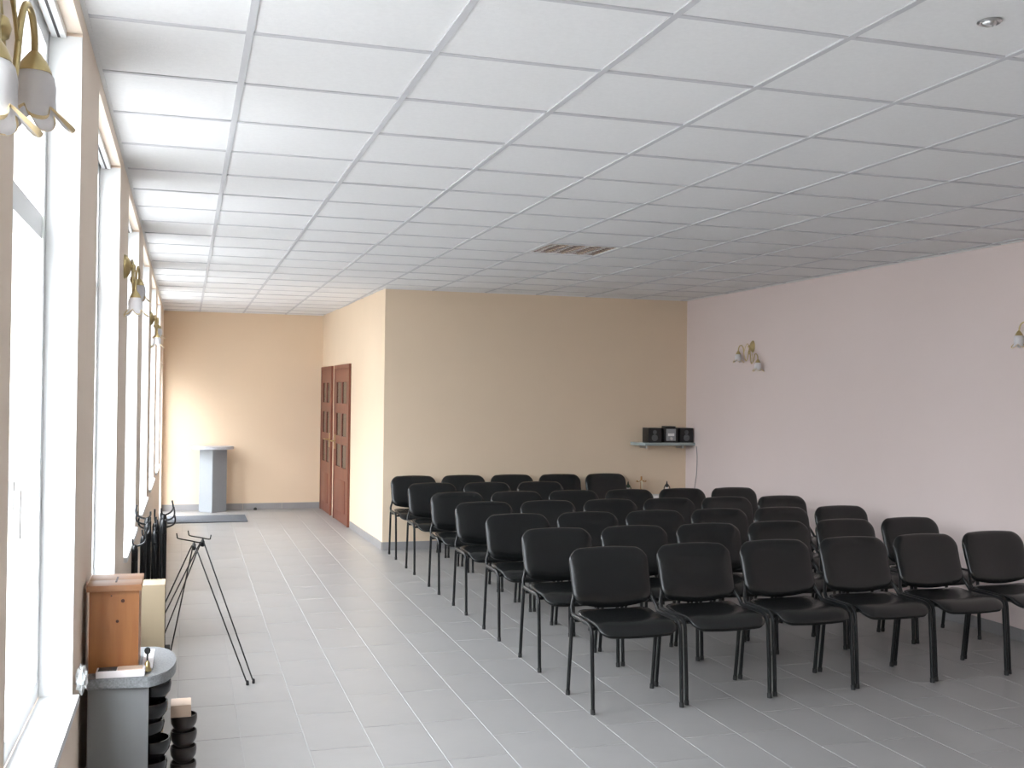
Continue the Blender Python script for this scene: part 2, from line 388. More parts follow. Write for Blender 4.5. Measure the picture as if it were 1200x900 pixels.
door(2, 14.80, 15.74, 'red-brown glazed wooden door against the peach far wall')

# glazed exit door in the window wall
w = thing('door_3', 'white glazed exit door in the window wall beside the lectern', 'door', (XG, DOOR[0], 0), kind='structure')
L, Hh = DOOR[1]-DOOR[0], DOOR[2]
bm = bmesh.new()
for d in ((-0.035, 0.035, 0, 0.05, 0, Hh), (-0.035, 0.035, L-0.05, L, 0, Hh), (-0.035, 0.035, 0.05, L-0.05, Hh-0.05, Hh)): box(bm, *d)
obj('door_frame', bm, 'white', w)
bm = bmesh.new()
for d in ((-0.025, 0.025, 0.052, 0.13, 0.006, Hh-0.052), (-0.025, 0.025, L-0.13, L-0.052, 0.006, Hh-0.052), (-0.025, 0.025, 0.13, L-0.13, Hh-0.13, Hh-0.052), (-0.025, 0.025, 0.13, L-0.13, 0.006, 0.10), (-0.025, 0.025, 0.13, L-0.13, 0.98, 1.05)): box(bm, *d)
lf = obj('door_leaf', bm, 'white', w)
bobj('pane', (-0.004, 0.004, 0.13, L-0.13, 0.10, 0.98), 'glass', lf); bobj('pane', (-0.004, 0.004, 0.13, L-0.13, 1.05, Hh-0.13), 'glass', lf)
bm = bmesh.new(); box(bm, 0.025, 0.035, 0.075, 0.105, 0.96, 1.10, bev=0.003); tube(bm, [(0.03, 0.09, 1.05), (0.06, 0.09, 1.05), (0.068, 0.10, 1.05), (0.068, 0.20, 1.05)], 0.008, smooth=3); obj('door_handle', bm, 'chrome', lf, 40)

# ---- outside
tag(bobj('outdoor_ground', (-60, XL-T-0.01, -60, 80, -0.6, -0.45), 'pave'), 'pale outdoor paving beyond the windows', 'ground', kind='structure')
def blocker(y0, y1, x1, he, hr, lab):  # added houses, heights set to block low sky and dim the upper walls
    h = thing('blocker', lab, 'blocker', (x1, y0, -0.45), 0, 'houses added across the street to block low sky', 'structure')
    L = y1-y0
    bobj('wall', (-8, 0, 0, L, 0, he), 'plaster', h)
    bm = bmesh.new(); rings_mesh(bm, [[(0.4, y, he-0.1), (0.4, y, he+0.05), (-4, y, hr), (-8.4, y, he+0.05), (-8.4, y, he-0.1)] for y in (-0.4, L+0.4)])
    obj('roof', bm, 'rooft', h)
    for k in range(int(L/2.6)):
        for z in (0.9, 3.3):
            if z+1.2 < he:
                wn = bobj('window', (0.0, 0.05, 0.8+k*2.6, 2.0+k*2.6, z, z+1.3), 'white', h)
                bobj('pane', (0.05, 0.06, 0.9+k*2.6, 1.9+k*2.6, z+0.1, z+1.2), 'dglass', wn)
blocker(-46, -16, -30, 2.6, 3.9, 'low plastered house added across the street to block low sky at the entrance end windows')
blocker(-12, 9, -30, 2.6, 3.9, 'low plastered house added across the street to block low sky at the middle windows')
blocker(9.5, 26, -10.5, 6.6, 9.8, 'taller plastered house added across the street to dim the lectern end windows')
blocker(30, 60, -14, 5.2, 8.4, 'taller plastered house added across the street to shape daylight beyond the lectern end')

# ================================================================== CHAIRS
def outline(hw_top, hw_bot, h, r_top, r_bot, sag, n=9):
    """rounded outline in (x, v); v from 0 (bottom) to h (top), bottom edge sagging in the middle"""
    pts = []
    def arc(cx, cy, r, a0, a1):
        for i in range(n): a = a0+(a1-a0)*i/(n-1); pts.append([cx+r*math.cos(a), cy+r*math.sin(a)])
    arc(hw_top-r_top, h-r_top, r_top, 0, PI/2)
    for i in range(1, 6): t = i/6; pts.append([(hw_top-r_top)*(1-2*t), h])
    arc(-hw_top+r_top, h-r_top, r_top, PI/2, PI)
    for i in range(1, 5): t = i/5; pts.append([-hw_top+(hw_top-hw_bot)*t, (h-r_top)*(1-t)+r_bot*t])
    arc(-hw_bot+r_bot, r_bot, r_bot, PI, 1.5*PI)
    for i in range(1, 8): t = i/8; pts.append([(hw_bot-r_bot)*(2*t-1), 0])
    arc(hw_bot-r_bot, r_bot, r_bot, 1.5*PI, 2*PI)
    for i in range(1, 5): t = i/5; pts.append([hw_bot+(hw_top-hw_bot)*t, r_bot*(1-t)+(h-r_top)*t])
    for p in pts:
        p[1] += 0.012*max(0, (p[1]/h-0.8)/0.2)*(1-(p[0]/hw_top)**2)        # crowned top
        p[1] -= sag*(1-(p[0]/hw_bot)**2)*max(0, 1-p[1]/(0.35*h))
    return pts
def pillow(bm, ol, cx, cy, fn, front, back, rings=(1.0, 0.992, 0.97, 0.935, 0.88, 0.80, 0.66, 0.45, 0.2)):
    """closed cushion: fn(x, v, t) -> point, t = signed thickness"""
    def th(s, T): return T*(max(0, 1-s**5))**0.5
    R = []
    for s in reversed(rings): R.append([fn(cx+(p[0]-cx)*s, cy+(p[1]-cy)*s, -th(s, back)) for p in ol])
    for s in rings[1:]: R.append([fn(cx+(p[0]-cx)*s, cy+(p[1]-cy)*s, th(s, front)) for p in ol])
    rings_mesh(bm, R)
def make_chair():
    t = thing('stacking_chair', '', 'chair')
    # seat : chair faces -y
    ol = outline(0.222, 0.232, 0.425, 0.05, 0.06, 0.012)
    def sf(x, v, th):
        y = 0.205-v*0  # placeholder replaced below
        y = -0.232+v
        f = max(0, (0.10-v)/0.10)
        z = 0.462-0.040*f**1.7+0.012*max(0, (v-0.3)/0.12)-0.010*(1-(x/0.23)**2)*(1-f)
        return Vector((x, y, z+th))
    bm = bmesh.new(); pillow(bm, ol, 0, 0.21, sf, 0.026, 0.014); obj('seat', bm, 'leather', t, 60)
    bm = bmesh.new(); pillow(bm, [(p[0]*0.96, 0.21+(p[1]-0.21)*0.96) for p in ol], 0, 0.21, lambda x, v, th: sf(x, v, th-0.019), 0.002, 0.009)
    obj('seat_pan', bm, 'shell', t, 60)
    # backrest
    bl = outline(0.247, 0.243, 0.288, 0.078, 0.050, 0.036)
    def bf(x, v, th):
        z = 0.523+v; lean = 0.176+0.36*(z-0.5)
        lean += -0.05*max(0, z-0.66)
        c = -0.020*(abs(x)/0.247)**2.2
        return Vector((x, lean+c-th, z+0.02*th))
    bm = bmesh.new(); pillow(bm, bl, 0, 0.14, bf, 0.040, 0.014); obj('backrest', bm, 'leather', t, 60)
    bm = bmesh.new(); pillow(bm, [(p[0]*0.965, 0.14+(p[1]-0.14)*0.965) for p in bl], 0, 0.14, lambda x, v, th: bf(x, v, th-0.016), 0.002, 0.014)
    obj('back_shell', bm, 'shell', t, 60)
    for s in (-1, 1):
        X = 0.2605*s
        bm = bmesh.new(); tube(bm, [(X, -0.195, 0.014), (X, -0.185, 0.20), (X, -0.172, 0.37), (X, -0.166, 0.425), (X, -0.150, 0.452), (X, -0.118, 0.464), (X, -0.09, 0.466)], 0.0105, 0.0135, 10, smooth=3)
        lg = obj('leg', bm, 'blackm', t, 50)
        bm = bmesh.new(); tube(bm, [(X, -0.196, 0.0), (X, -0.194, 0.026)], 0.0125, 0.0155, 10); obj('foot_cap', bm, 'rubber', lg, 40)
        bm = bmesh.new(); tube(bm, [(X, 0.195, 0.014), (X, 0.165, 0.24), (X, 0.140, 0.43), (X, 0.134, 0.452)], 0.0105, 0.0135, 10)
        lg = obj('leg', bm, 'blackm', t, 50)
        bm = bmesh.new(); tube(bm, [(X, 0.196, 0.0), (X, 0.193, 0.026)], 0.0125, 0.0155, 10); obj('foot_cap', bm, 'rubber', lg, 40)
        bm = bmesh.new(); tube(bm, [(X, -0.095, 0.466), (X, 0.06, 0.466), (X, 0.105, 0.466)], 0.0105, 0.0135, 10); obj('side_rail', bm, 'blackm', t, 50)
        bm = bmesh.new(); tube(bm, [(X, 0.10, 0.466), (X, 0.125, 0.470), (X, 0.143, 0.488), (X*0.975, 0.160, 0.512), (X*0.92, 0.178, 0.545), (X*0.85, 0.207, 0.62), (X*0.83, 0.235, 0.70)], 0.0105, 0.0125, 10, smooth=4)
        obj('back_post', bm, 'blackm', t, 50)
    for y in (-0.12, 0.10):
        bm = bmesh.new(); tube(bm, [(-0.262, y, 0.438), (0.262, y, 0.438)], 0.009, 0.009, 8); obj('seat_crossbar', bm, 'blackm', t, 50)
    return t
ORD = ['first', 'second', 'third', 'fourth', 'fifth', 'sixth', 'seventh']
ROWS = [(5.500, 2.362, 0.5655, 0.024, 6), (6.38, 2.358, 0.561, 0.014, 6), (7.24, 2.352, 0.558, 0.010, 6), (8.12, 2.345, 0.557, 0.010, 6),
        (8.98, 2.335, 0.557, 0.008, 6), (9.99, 2.335, 0.562, 0.0, 3), (10.93, 2.340, 0.553, 0.0, 5)]
proto = make_chair(); first = True
for r, (Y, X0, pit, sl, n) in enumerate(ROWS):
    k = 6-r
    for c in range(n):
        o = proto if first else copy_tree(proto); first = False
        o.location = (X0+pit*c, Y+sl*c+random.uniform(-.006, .006), 0); o.rotation_euler = (0, 0, random.uniform(-.012, .012))
        rown = 'row along the cream wall' if k == 0 else '%s row out from the cream wall' % ORD[k]
        o['label'] = 'black padded chair, %s, %s seat from the aisle' % (rown, ORD[c])
        o['category'] = 'chair'; o['group'] = 'black chairs in rows'

# ================================================================== LAMPS
def make_sconce(low):
    """wall lamp; local +x points away from the wall, y along it, origin at the plate centre on the wall; the arm on side `low` hangs lower"""
    t = thing('wall_sconce', '', 'wall lamp')
    R = Matrix.Rotation(PI/2, 3, 'Y')
    bm = bmesh.new(); lathe(bm, [(0.050, 0.0), (0.050, 0.006), (0.044, 0.016), (0.030, 0.028), (0.012, 0.036), (0.010, 0.046), (0.0125, 0.052), (0.006, 0.058)], seg=20, sx=1.25, sy=0.8, rot=R)
    obj('wall_plate', bm, 'brass', t, 40)
    bm = bmesh.new(); lathe(bm, [(0.004, -0.020), (0.012, -0.014), (0.016, 0), (0.012, 0.014), (0.004, 0.020)], loc=(0.045, 0, -0.066), seg=14); obj('finial', bm, 'brass', t, 40)
    for s in (-1, 1):
        dz = -0.100 if s == low else 0.0
        bm = bmesh.new()
        ry = 0.215 if s == low else 0.190
        tube(bm, [(0.040, s*0.004, -0.01), (0.046, s*0.030, -0.11), (0.050, s*0.055, -0.15+dz*0.3), (0.054, s*(ry-0.105), -0.10+dz*0.5), (0.058, s*(ry-0.092), -0.025+dz), (0.062, s*(ry-0.068), 0.013+dz), (0.065, s*(ry-0.032), 0.013+dz), (0.067, s*(ry-0.008), -0.012+dz), (0.067, s*ry, -0.050+dz)], 0.0055, 0.0055, 8, smooth=6)
        arm = obj('arm', bm, 'brass', t, 60)
        bm = bmesh.new(); tube(bm, [(0.056, s*0.088, -0.055+dz), (0.050, s*0.070, 0.0), (0.040, s*0.05, 0.03), (0.036, s*0.032, 0.012), (0.040, s*0.040, -0.008)], 0.0035, 0.0035, 6, smooth=5); obj('scroll', bm, 'brass', arm, 60)
        cx, cy = 0.067, s*ry
        bm = bmesh.new(); lathe(bm, [(0.006, -0.040+dz), (0.010, -0.044+dz), (0.020, -0.058+dz), (0.026, -0.072+dz), (0.027, -0.076+dz)], loc=(cx, cy, 0), seg=20); obj('shade_cap', bm, 'brass', arm, 40)
        def shade(prof, petals):
            seg = 60; rings = []
            for q, (r, z, amp, dr) in enumerate(prof):
                ring = []
                for i in range(seg):
                    a = 2*PI*i/seg; w = abs(math.cos(petals*a/2))**1.6*(1+0.18*math.sin(3*a+1))
                    tw = 0.10*math.sin(petals*a+0.6)*w
                    ring.append(Vector((cx+(r+dr*w)*math.cos(a+tw), cy+(r+dr*w)*math.sin(a+tw), z+dz-amp*w)))
                rings.append(ring)
            return rings
        P = [(0.024, -0.074, 0, 0), (0.030, -0.082, 0, 0), (0.0335, -0.098, 0, 0), (0.033, -0.116, 0, 0), (0.0325, -0.128, 0.003, 0.001), (0.033, -0.134, 0.008, 0.004), (0.0335, -0.137, 0.015, 0.009), (0.034, -0.138, 0.022, 0.015), (0.034, -0.138, 0.026, 0.020)]
        G = [P[-1], (0.034, -0.137, 0.0275, 0.0215), (0.0345, -0.136, 0.0275, 0.0235), (0.035, -0.134, 0.0255, 0.0255)]
        for nm, prof, mt in (('glass_shade', P, 'frost'), ('gold_rim', G, 'gold')):
            bm = bmesh.new(); rg = shade(prof, 5); inn = [[Vector((cx+(p.x-cx)*0.94, cy+(p.y-cy)*0.94, p.z+0.001)) for p in r] for r in reversed(rg)]
            rings_mesh(bm, rg+inn+[rg[0]], True, False, False); bmesh.ops.remove_doubles(bm, verts=bm.verts[:], dist=1e-6)
            obj(nm, bm, mt, arm, 60)
    return t
scl = make_sconce(-1); scr = make_sconce(1)
SP = [((XL, 1.70, 2.296), 0, 'brass tulip wall lamp on the window wall pier before the wooden box'),
      ((XL, 5.775, 2.335), 0, 'brass tulip wall lamp on the window wall pier above the wreath stands'),
      ((XL, 9.95, 2.340), 0, 'brass tulip wall lamp on the window wall pier closest to the lectern'),
      ((XR, 9.87, 2.235), PI, 'brass tulip wall lamp on the pale pink wall near the speaker shelf'),
      ((XR, 5.90, 2.235), PI, 'brass tulip wall lamp on the pale pink wall beside the outermost chairs')]
for i, (p, rz, lab) in enumerate(SP):
    o = (scl if i == 0 else copy_tree(scl)) if rz == 0 else (scr if i == 3 else copy_tree(scr))
    o.location = p; o.rotation_euler = (0, 0, rz); o['label'] = lab; o['category'] = 'wall lamp'; o['group'] = 'brass tulip wall lamps'

# recessed louvre luminaire
lx0, ly0 = GX0+4*GX, GY0+7*GY
t = thing('ceiling_louvre_light', 'square recessed ceiling light with four curved metal louvre channels', 'ceiling light', (lx0, ly0, ZC))
bm = bmesh.new()
for d in ((0.012, 0.588, 0.012, 0.03, 0, 0.02), (0.012, 0.588, 0.547, 0.565, 0, 0.02), (0.012, 0.03, 0.03, 0.547, 0, 0.02), (0.57, 0.588, 0.03, 0.547, 0, 0.02)): box(bm, *d)
obj('frame', bm, 'white', t)
bobj('housing', (0.031, 0.569, 0.031, 0.546, 0.024, 0.029), 'louver', t)
for k in range(4):
    x0 = 0.032+k*0.134
    bm = bmesh.new(); R_ = []
    for y in (0.032, 0.545):
        ring = []
        for q in range(9):
            a = PI*q/8; ring.append(Vector((x0+0.067-0.060*math.cos(a), y, 0.002+0.020*math.sin(a))))
        for q in range(8, -1, -1):
            a = PI*q/8; ring.append(Vector((x0+0.067-0.062*math.cos(a), y, 0.0035+0.020*math.sin(a))))
        R_.append(ring)
    rings_mesh(bm, R_); ch = obj('reflector_channel', bm, 'louver', t, 40)
    bm = bmesh.new(); tube(bm, [(x0+0.067, 0.05, 0.013), (x0+0.067, 0.53, 0.013)], 0.007, seg=8); obj('tube_lamp', bm, 'white', ch, 40)
    for q in range(7):
        y = 0.08+q*0.07; bobj('blade', (x0+0.012, x0+0.122, y, y+0.002, 0.001, 0.009), 'louver', ch)
# eyeball spot
t = thing('ceiling_spotlight', 'small round recessed chrome spotlight in the ceiling', 'spotlight', (2.285, 2.612, ZC+0.003))
bm = bmesh.new(); lathe(bm, [(0.022, 0.0), (0.034, -0.001), (0.036, -0.004), (0.030, -0.008), (0.023, -0.006), (0.022, 0.0)], seg=28, cap0=False, cap1=False); obj('trim_ring', bm, 'chrome', t, 40)
bm = bmesh.new(); lathe(bm, [(0.021, 0.0), (0.022, -0.006), (0.018, -0.013), (0.012, -0.016), (0.011, -0.008), (0.003, -0.004)], seg=24, cap0=False); obj('eyeball', bm, 'chrome', t, 40)
bm = bmesh.new(); lathe(bm, [(0.010, -0.012), (0.006, -0.0145), (0.002, -0.015)], seg=16); obj('bulb', bm, 'white', t, 40)

# ================================================================== FAR END
# lectern
t = thing('lectern', 'grey pedestal lectern with a pale oval top before the peach wall', 'lectern', (0.385, 15.44, 0), 0)
def prism(bm, pts, z0, z1, bev=0):
    rings_mesh(bm, [[Vector((p[0], p[1], z0)) for p in pts], [Vector((p[0], p[1], z1)) for p in pts]])
    if bev: bmesh.ops.bevel(bm, geom=bm.edges[:], offset=bev, segments=2, affect='EDGES')
bm = bmesh.new(); prism(bm, [(-0.19, 0.17), (-0.012, 0.0), (0.19, 0.13), (0.02, 0.26)], 0, 0.885, 0.004); obj('pedestal', bm, 'greyl', t, 30)
bm = bmesh.new(); prism(bm, [(0.285*math.cos(2*PI*i/40)-0.005, 0.10+0.19*math.sin(2*PI*i/40)) for i in range(40)], 0.885, 0.925, 0.006); obj('top', bm, 'topl', t, 40)
bm = bmesh.new(); box(bm, 0.012, 0.19, 0.0, 0.01, 0.0, 0.03); bm.free()
tag(bobj('floor_mat', (XL+0.03, 0.80, 14.27, 15.02, 0.0005, 0.014), 'rug', bev=0.004), 'dark grey rectangular mat on the floor before the lectern', 'mat')
# small dark stopper on the floor against the far wall skirting
bm = bmesh.new(); lathe(bm, [(0.022, 0.0), (0.024, 0.012), (0.018, 0.03), (0.006, 0.036)], seg=14)
tag(obj('door_stopper', bm, 'rubber', None, 40, (0.98, 15.70, 0)), 'small dark round door stopper by the peach wall skirting', 'door stopper')

# shelf with stereo in the corner
t = thing('corner_shelf', 'grey-green wall shelf with a rounded end in the corner', 'shelf', (4.95, YP, 1.135))
pts = [(0.0, -0.02)] + [(0.10-0.10*math.cos(a*PI/16), -0.02-0.23*math.sin(a*PI/16)) for a in range(1, 9)] + [(0.713, -0.25), (0.713, -0.002), (0.0, -0.002)]
bm = bmesh.new(); prism(bm, pts, 0, 0.035, 0.004); obj('board', bm, 'shelf', t, 30)
for x in (0.12, 0.58):
    bm = bmesh.new(); prism(bm, [(x, -0.003), (x, -0.18), (x+0.02, -0.18), (x+0.02, -0.003)], -0.035, -0.001, 0.003); obj('bracket', bm, 'chrome', t)
SZ = 1.135+0.0355
def speaker(x, lab):
    t = thing('stereo_speaker', lab, 'speaker', (x, 11.175, SZ), 0, 'black stereo speakers on the corner shelf')
    bobj('case', (0, 0.165, 0.0, 0.17, 0, 0.168), 'spk', t, bev=0.006)
    R = Matrix.Rotation(PI/2, 3, 'X')
    for z, r in ((0.055, 0.038), (0.120, 0.024)):
        bm = bmesh.new(); lathe(bm, [(r, -0.001), (r, 0.005), (r*0.85, 0.006), (r*0.3, 0.002), (r*0.2, 0.005), (r*0.05, 0.006)], loc=(0.078, 0, z), seg=20, rot=R)
        obj('driver', bm, 'cone', t, 40)
speaker(5.078, 'black stereo speaker at the rounded open end of the shelf')
speaker(5.480, 'black stereo speaker at the shelf end by the pink wall')
t = thing('mini_stereo', 'small black stereo with silver front between the two speakers', 'stereo', (5.275, 11.185, SZ))
bobj('case', (0, 0.18, 0.0, 0.16, 0, 0.165), 'spk', t, bev=0.006)
bobj('front_panel', (0.03, 0.15, -0.004, 0.0, 0.02, 0.155), 'silver', t, bev=0.001)
bobj('display', (0.05, 0.13, -0.0055, -0.004, 0.075, 0.105), 'white', t)
bobj('lid', (0.03, 0.15, 0.0, 0.13, 0.165, 0.188), 'spk', t, bev=0.006)
R = Matrix.Rotation(PI/2, 3, 'X')
bm = bmesh.new(); lathe(bm, [(0.018, 0), (0.018, 0.010), (0.012, 0.012)], loc=(0.09, -0.004, 0.045), seg=18, rot=R); obj('volume_knob', bm, 'chrome', t, 40)
bm = bmesh.new(); tube(bm, [(XR-0.008, 11.12, 1.13), (XR-0.008, 11.10, 1.0), (XR-0.007, 11.115, 0.8), (XR-0.007, 11.16, 0.62), (XR-0.007, 11.15, 0.3)], 0.004, seg=6, smooth=6)
box(bm, XR-0.02, XR-0.001, 11.12, 11.19, 0.26, 0.33)
tag(obj('power_cord', bm, 'cable', None, 40), 'thin grey cord hanging down the pink wall below the shelf', 'cord')

# small covered table with cross and figures behind the chairs
t = thing('small_table', 'narrow low table under a white cloth behind the chairs in the corner', 'table', (5.17, 11.318, 0))
bobj('table_top', (-0.42, 0.42, -0.07, 0.075, 0.53, 0.555), 'wood', t)
for sx in (-0.38, 0.34):
    for sy in (-0.06, 0.03): bobj('leg', (sx, sx+0.04, sy, sy+0.03, 0, 0.53), 'wood', t)
bm = bmesh.new(); box(bm, -0.425, 0.425, -0.075, 0.078, 0.556, 0.560); box(bm, -0.425, 0.425, -0.078, -0.0725, 0.40, 0.560)
tag(obj('table_cloth', bm, 'cloth', None, None, (5.17, 11.318, 0)), 'white cloth covering the narrow low table in the corner', 'cloth')
TZ = 0.5605
t = thing('crucifix', 'small amber wooden crucifix standing on the white cloth', 'crucifix', (5.050, 11.30, TZ))
bobj('base', (-0.04, 0.04, -0.03, 0.03, 0, 0.018), 'wood', t, bev=0.003)
bobj('upright', (-0.009, 0.009, -0.007, 0.007, 0.018, 0.215), 'wood', t, bev=0.002)
bobj('crossbar', (-0.060, 0.060, -0.0072, 0.0072, 0.150, 0.168), 'wood', t, bev=0.002)
bm = bmesh.new(); tube(bm, [(0, -0.012, 0.070), (0, -0.014, 0.11), (0, -0.013, 0.15), (0, -0.012, 0.168)], 0.0075, seg=8, taper=lambda s: 0.6+0.7*s*(1.2-s)*2)
tube(bm, [(-0.045, -0.011, 0.165), (0, -0.013, 0.148), (0.045, -0.011, 0.165)], 0.004, seg=6)
obj('corpus', bm, 'ivory', t, 60)
def candlestick(x, lab, mtl):
    t = thing('candle_holder', lab, 'candle holder', (x, 11.30, TZ))
    bm = bmesh.new(); lathe(bm, [(0.034, 0), (0.034, 0.006), (0.012, 0.012), (0.008, 0.03), (0.014, 0.04), (0.007, 0.05), (0.007, 0.08)], seg=16); obj('stem', bm, mtl, t, 40)
    for s in (-1, 1):
        bm = bmesh.new(); tube(bm, [(0, 0, 0.035), (s*0.030, 0, 0.04), (s*0.036, 0, 0.075), (s*0.026, 0, 0.10)], 0.006, seg=8, smooth=4); obj('arm', bm, mtl, t, 60)
    bm = bmesh.new(); lathe(bm, [(0.008, 0.08), (0.026, 0.098), (0.024, 0.112), (0.010, 0.125), (0.006, 0.150), (0.002, 0.158)], seg=16); obj('cup', bm, mtl, t, 40)
    bm = bmesh.new(); lathe(bm, [(0.012, 0.036), (0.018, 0.045), (0.018, 0.078), (0.012, 0.088)], seg=12); obj('white_candle', bm, 'paper', t, 40)
candlestick(5.375, 'dark metal candle holder on the cloth beside the pink wall', 'spk')
candlestick(4.885, 'dark green metal candle holder on the cloth behind the last chair', 'leaf')

# ================================================================== NEAR LEFT GROUP
# low grey console with rounded top
t = thing('grey_console', 'grey console with a speckled rounded top below the first visible window', 'console', (0, 0, 0))
PX0, PY0, PZ = -0.289, 3.625, 0.78
pts = [(PX0, PY0), (-0.10, PY0-0.012)]
for i in range(1, 16):
    a = -PI/2+PI*i/16; pts.append((-0.110+0.092*math.cos(a), PY0+0.205+0.215*math.sin(a)))
pts += [(-0.115, PY0+0.42), (PX0, PY0+0.42)]
bm = bmesh.new(); prism(bm, pts, PZ-0.034, PZ, 0.003); obj('top', bm, 'greyt', t, 40)
bobj('front_board', (PX0+0.004, -0.101, PY0+0.008, PY0+0.026, 0.0, PZ-0.034), 'greyp', t, bev=0.0015)
bobj('rear_board', (PX0+0.004, -0.115, PY0+0.39, PY0+0.408, 0.0, PZ-0.034), 'greyp', t)
bobj('wall_board', (PX0+0.004, PX0+0.022, PY0+0.026, PY0+0.39, 0.0, PZ-0.034), 'greyp', t)
# wooden donation box
bx0, bx1, by0, by1 = -0.298, -0.131, 3.70, 3.905
t = thing('donation_box', 'orange pine donation box with a slotted lid on the grey console', 'donation box', (0, 0, PZ+0.0005))
bm = bmesh.new()
box(bm, bx0+0.008, bx1-0.006, by0, by0+0.014, 0, 0.265); box(bm, bx0+0.008, bx1-0.006, by1-0.014, by1, 0, 0.265)
box(bm, bx0+0.008, bx0+0.022, by0+0.014, by1-0.014, 0, 0.265); box(bm, bx1-0.020, bx1-0.006, by0+0.014, by1-0.014, 0, 0.265); box(bm, bx0+0.022, bx1-0.020, by0+0.014, by1-0.014, 0, 0.012)
bd = obj('body', bm, 'pine', t)
R = Matrix.Rotation(PI/2, 3, 'X')
for x, z, r in ((-0.187, 0.232, 0.0065), (-0.203, 0.166, 0.0055), (-0.222, 0.250, 0.003)):
    bm = bmesh.new(); lathe(bm, [(r, -0.001), (r*0.9, 0.0012), (r*0.4, 0.0018)], loc=(x, by0, z), seg=14, rot=R); obj('knot', bm, 'knot', bd)
bm = bmesh.new(); box(bm, bx0, bx1+0.002, by0-0.014, by0+0.098, 0.266, 0.286, bev=0.002); obj('lid', bm, 'pinel', t, 30)
bm = bmesh.new(); box(bm, bx0, bx1+0.002, by0+0.101, by1+0.008, 0.266, 0.286, bev=0.002); ld = obj('hinged_lid', bm, 'pinel', t, 30)
bm = bmesh.new(); box(bm, -0.214, -0.208, by0+0.045, by0+0.150, 0.2855, 0.2872); obj('coin_slot', bm, 'knot', ld)
# white flat box
t = thing('white_box', 'flat white box lying in front of the pine box', 'box', (-0.262, 3.628, PZ+0.0005), -0.02)
bobj('tray', (0, 0.148, 0, 0.055, 0, 0.022), 'paper', t, bev=0.002)
bobj('dark_insert', (0.006, 0.062, 0.004, 0.051, 0.022, 0.0235), 'dark', t); bobj('tan_insert', (0.064, 0.140, 0.004, 0.051, 0.022, 0.0245), 'plank', t)
# white card and brass key
bm = bmesh.new(); box(bm, -0.126, -0.098, 3.925, 3.93, PZ+0.0005, PZ+0.003); box(bm, -0.126, -0.092, 3.72, 3.99, PZ+0.0005, PZ+0.0035, bev=0.001)
tag(obj('white_card', bm, 'paper', None, 30), 'narrow white card lying beside the pine box', 'card')
t = thing('brass_bell', 'small brass hand bell with dark knob on the console', 'bell', (-0.108, 3.69, PZ+0.0005))
bm = bmesh.new(); lathe(bm, [(0.013, 0.0), (0.014, 0.003), (0.010, 0.012), (0.0085, 0.026), (0.005, 0.032), (0.003, 0.034)], seg=18); obj('bell_body', bm, 'brass', t, 40)
bm = bmesh.new(); lathe(bm, [(0.0028, 0.033), (0.0032, 0.055), (0.0085, 0.060), (0.010, 0.067), (0.0085, 0.074), (0.003, 0.078)], seg=14); obj('knob', bm, 'rubber', t, 40)
# crumpled plastic bag at the sill end
bm = bmesh.new(); bmesh.ops.create_icosphere(bm, subdivisions=3, radius=1)
rr = random.Random(3)
for v in bm.verts:
    n = v.co.normalized(); k = 1+0.22*math.sin(9*n.x+4*n.z)*math.cos(8*n.y+1)+0.15*math.sin(17*n.z+6*n.y)+rr.uniform(-.08, .08)
    v.co = Vector((n.x*0.016*k, n.y*0.035*k, n.z*0.040*k))
tag(obj('plastic_bag', bm, 'bag', None, 25, (XL+0.022, 3.475, WZ0+0.035)), 'crumpled clear white plastic bag at the window sill end', 'bag')

# stacked pots beside the console
def bowl(x, y, z, r, h, mtl, lab, grp):
    bm = bmesh.new()
    lathe(bm, [(r*0.55, 0), (r*0.72, h*0.10), (r*0.95, h*0.45), (r, h*0.80), (r*0.97, h), (r*0.90, h), (r*0.92, h*0.75), (r*0.6, h*0.35), (r*0.1, h*0.28)], seg=22, cap1=True)
    tag(obj('stacked_pot', bm, mtl, None, 45, (x, y, z)), lab, 'pot', grp)
ORDP = ['topmost', 'second', 'third', 'fourth', 'fifth', 'sixth', 'seventh', 'eighth', 'ninth', 'tenth', 'lowest']
def potlab(k, n, base):
    q = n-1-k
    return ('topmost %s' if q == 0 else 'lowest %s' if q == n-1 else ORDP[q]+' from the top, %s') % base
for k in range(11): bowl(-0.108+0.012*math.sin(k*2.1), 3.80+0.01*math.cos(k*1.7), 0.002+k*0.0655, 0.066, 0.064, 'glossk', potlab(k, 11, 'glossy black pot in the stack under the console top'), 'black pots stacked under the console top')
for k in range(10): bowl(0.010, 3.95, 0.002+k*0.0555, 0.046, 0.054, 'brownk', potlab(k, 10, 'dark brown pot in the stack under a wooden block'), 'brown pots stacked beside the console')
tag(bobj('wood_offcut', (-0.035, 0.034, 3.895, 3.99, 0.560, 0.602), 'plank', bev=0.002), 'pale wooden block lying on top of the brown pots', 'wood block')

# beige box behind
t = thing('beige_box', 'tall beige board box standing behind the grey console', 'box', (0, 0, 0))
bobj('front_board', (-0.298, -0.075, 4.90, 4.915, 0.0, 0.852), 'board', t); bobj('back_board', (-0.298, -0.075, 5.035, 5.05, 0.0, 0.852), 'board', t)
bobj('side_board', (-0.298, -0.283, 4.915, 5.035, 0.0, 0.852), 'board', t); bobj('side_board', (-0.090, -0.075, 4.915, 5.035, 0.0, 0.852), 'board', t)
bobj('lid', (-0.283, -0.090, 4.915, 5.035, 0.835, 0.850), 'board', t)
tag(bobj('flat_case', (-0.21, -0.075, 7.18, 7.34, 0.0005, 0.035), 'rubber', bev=0.006), 'flat black case on the floor under the wreath stands', 'case')

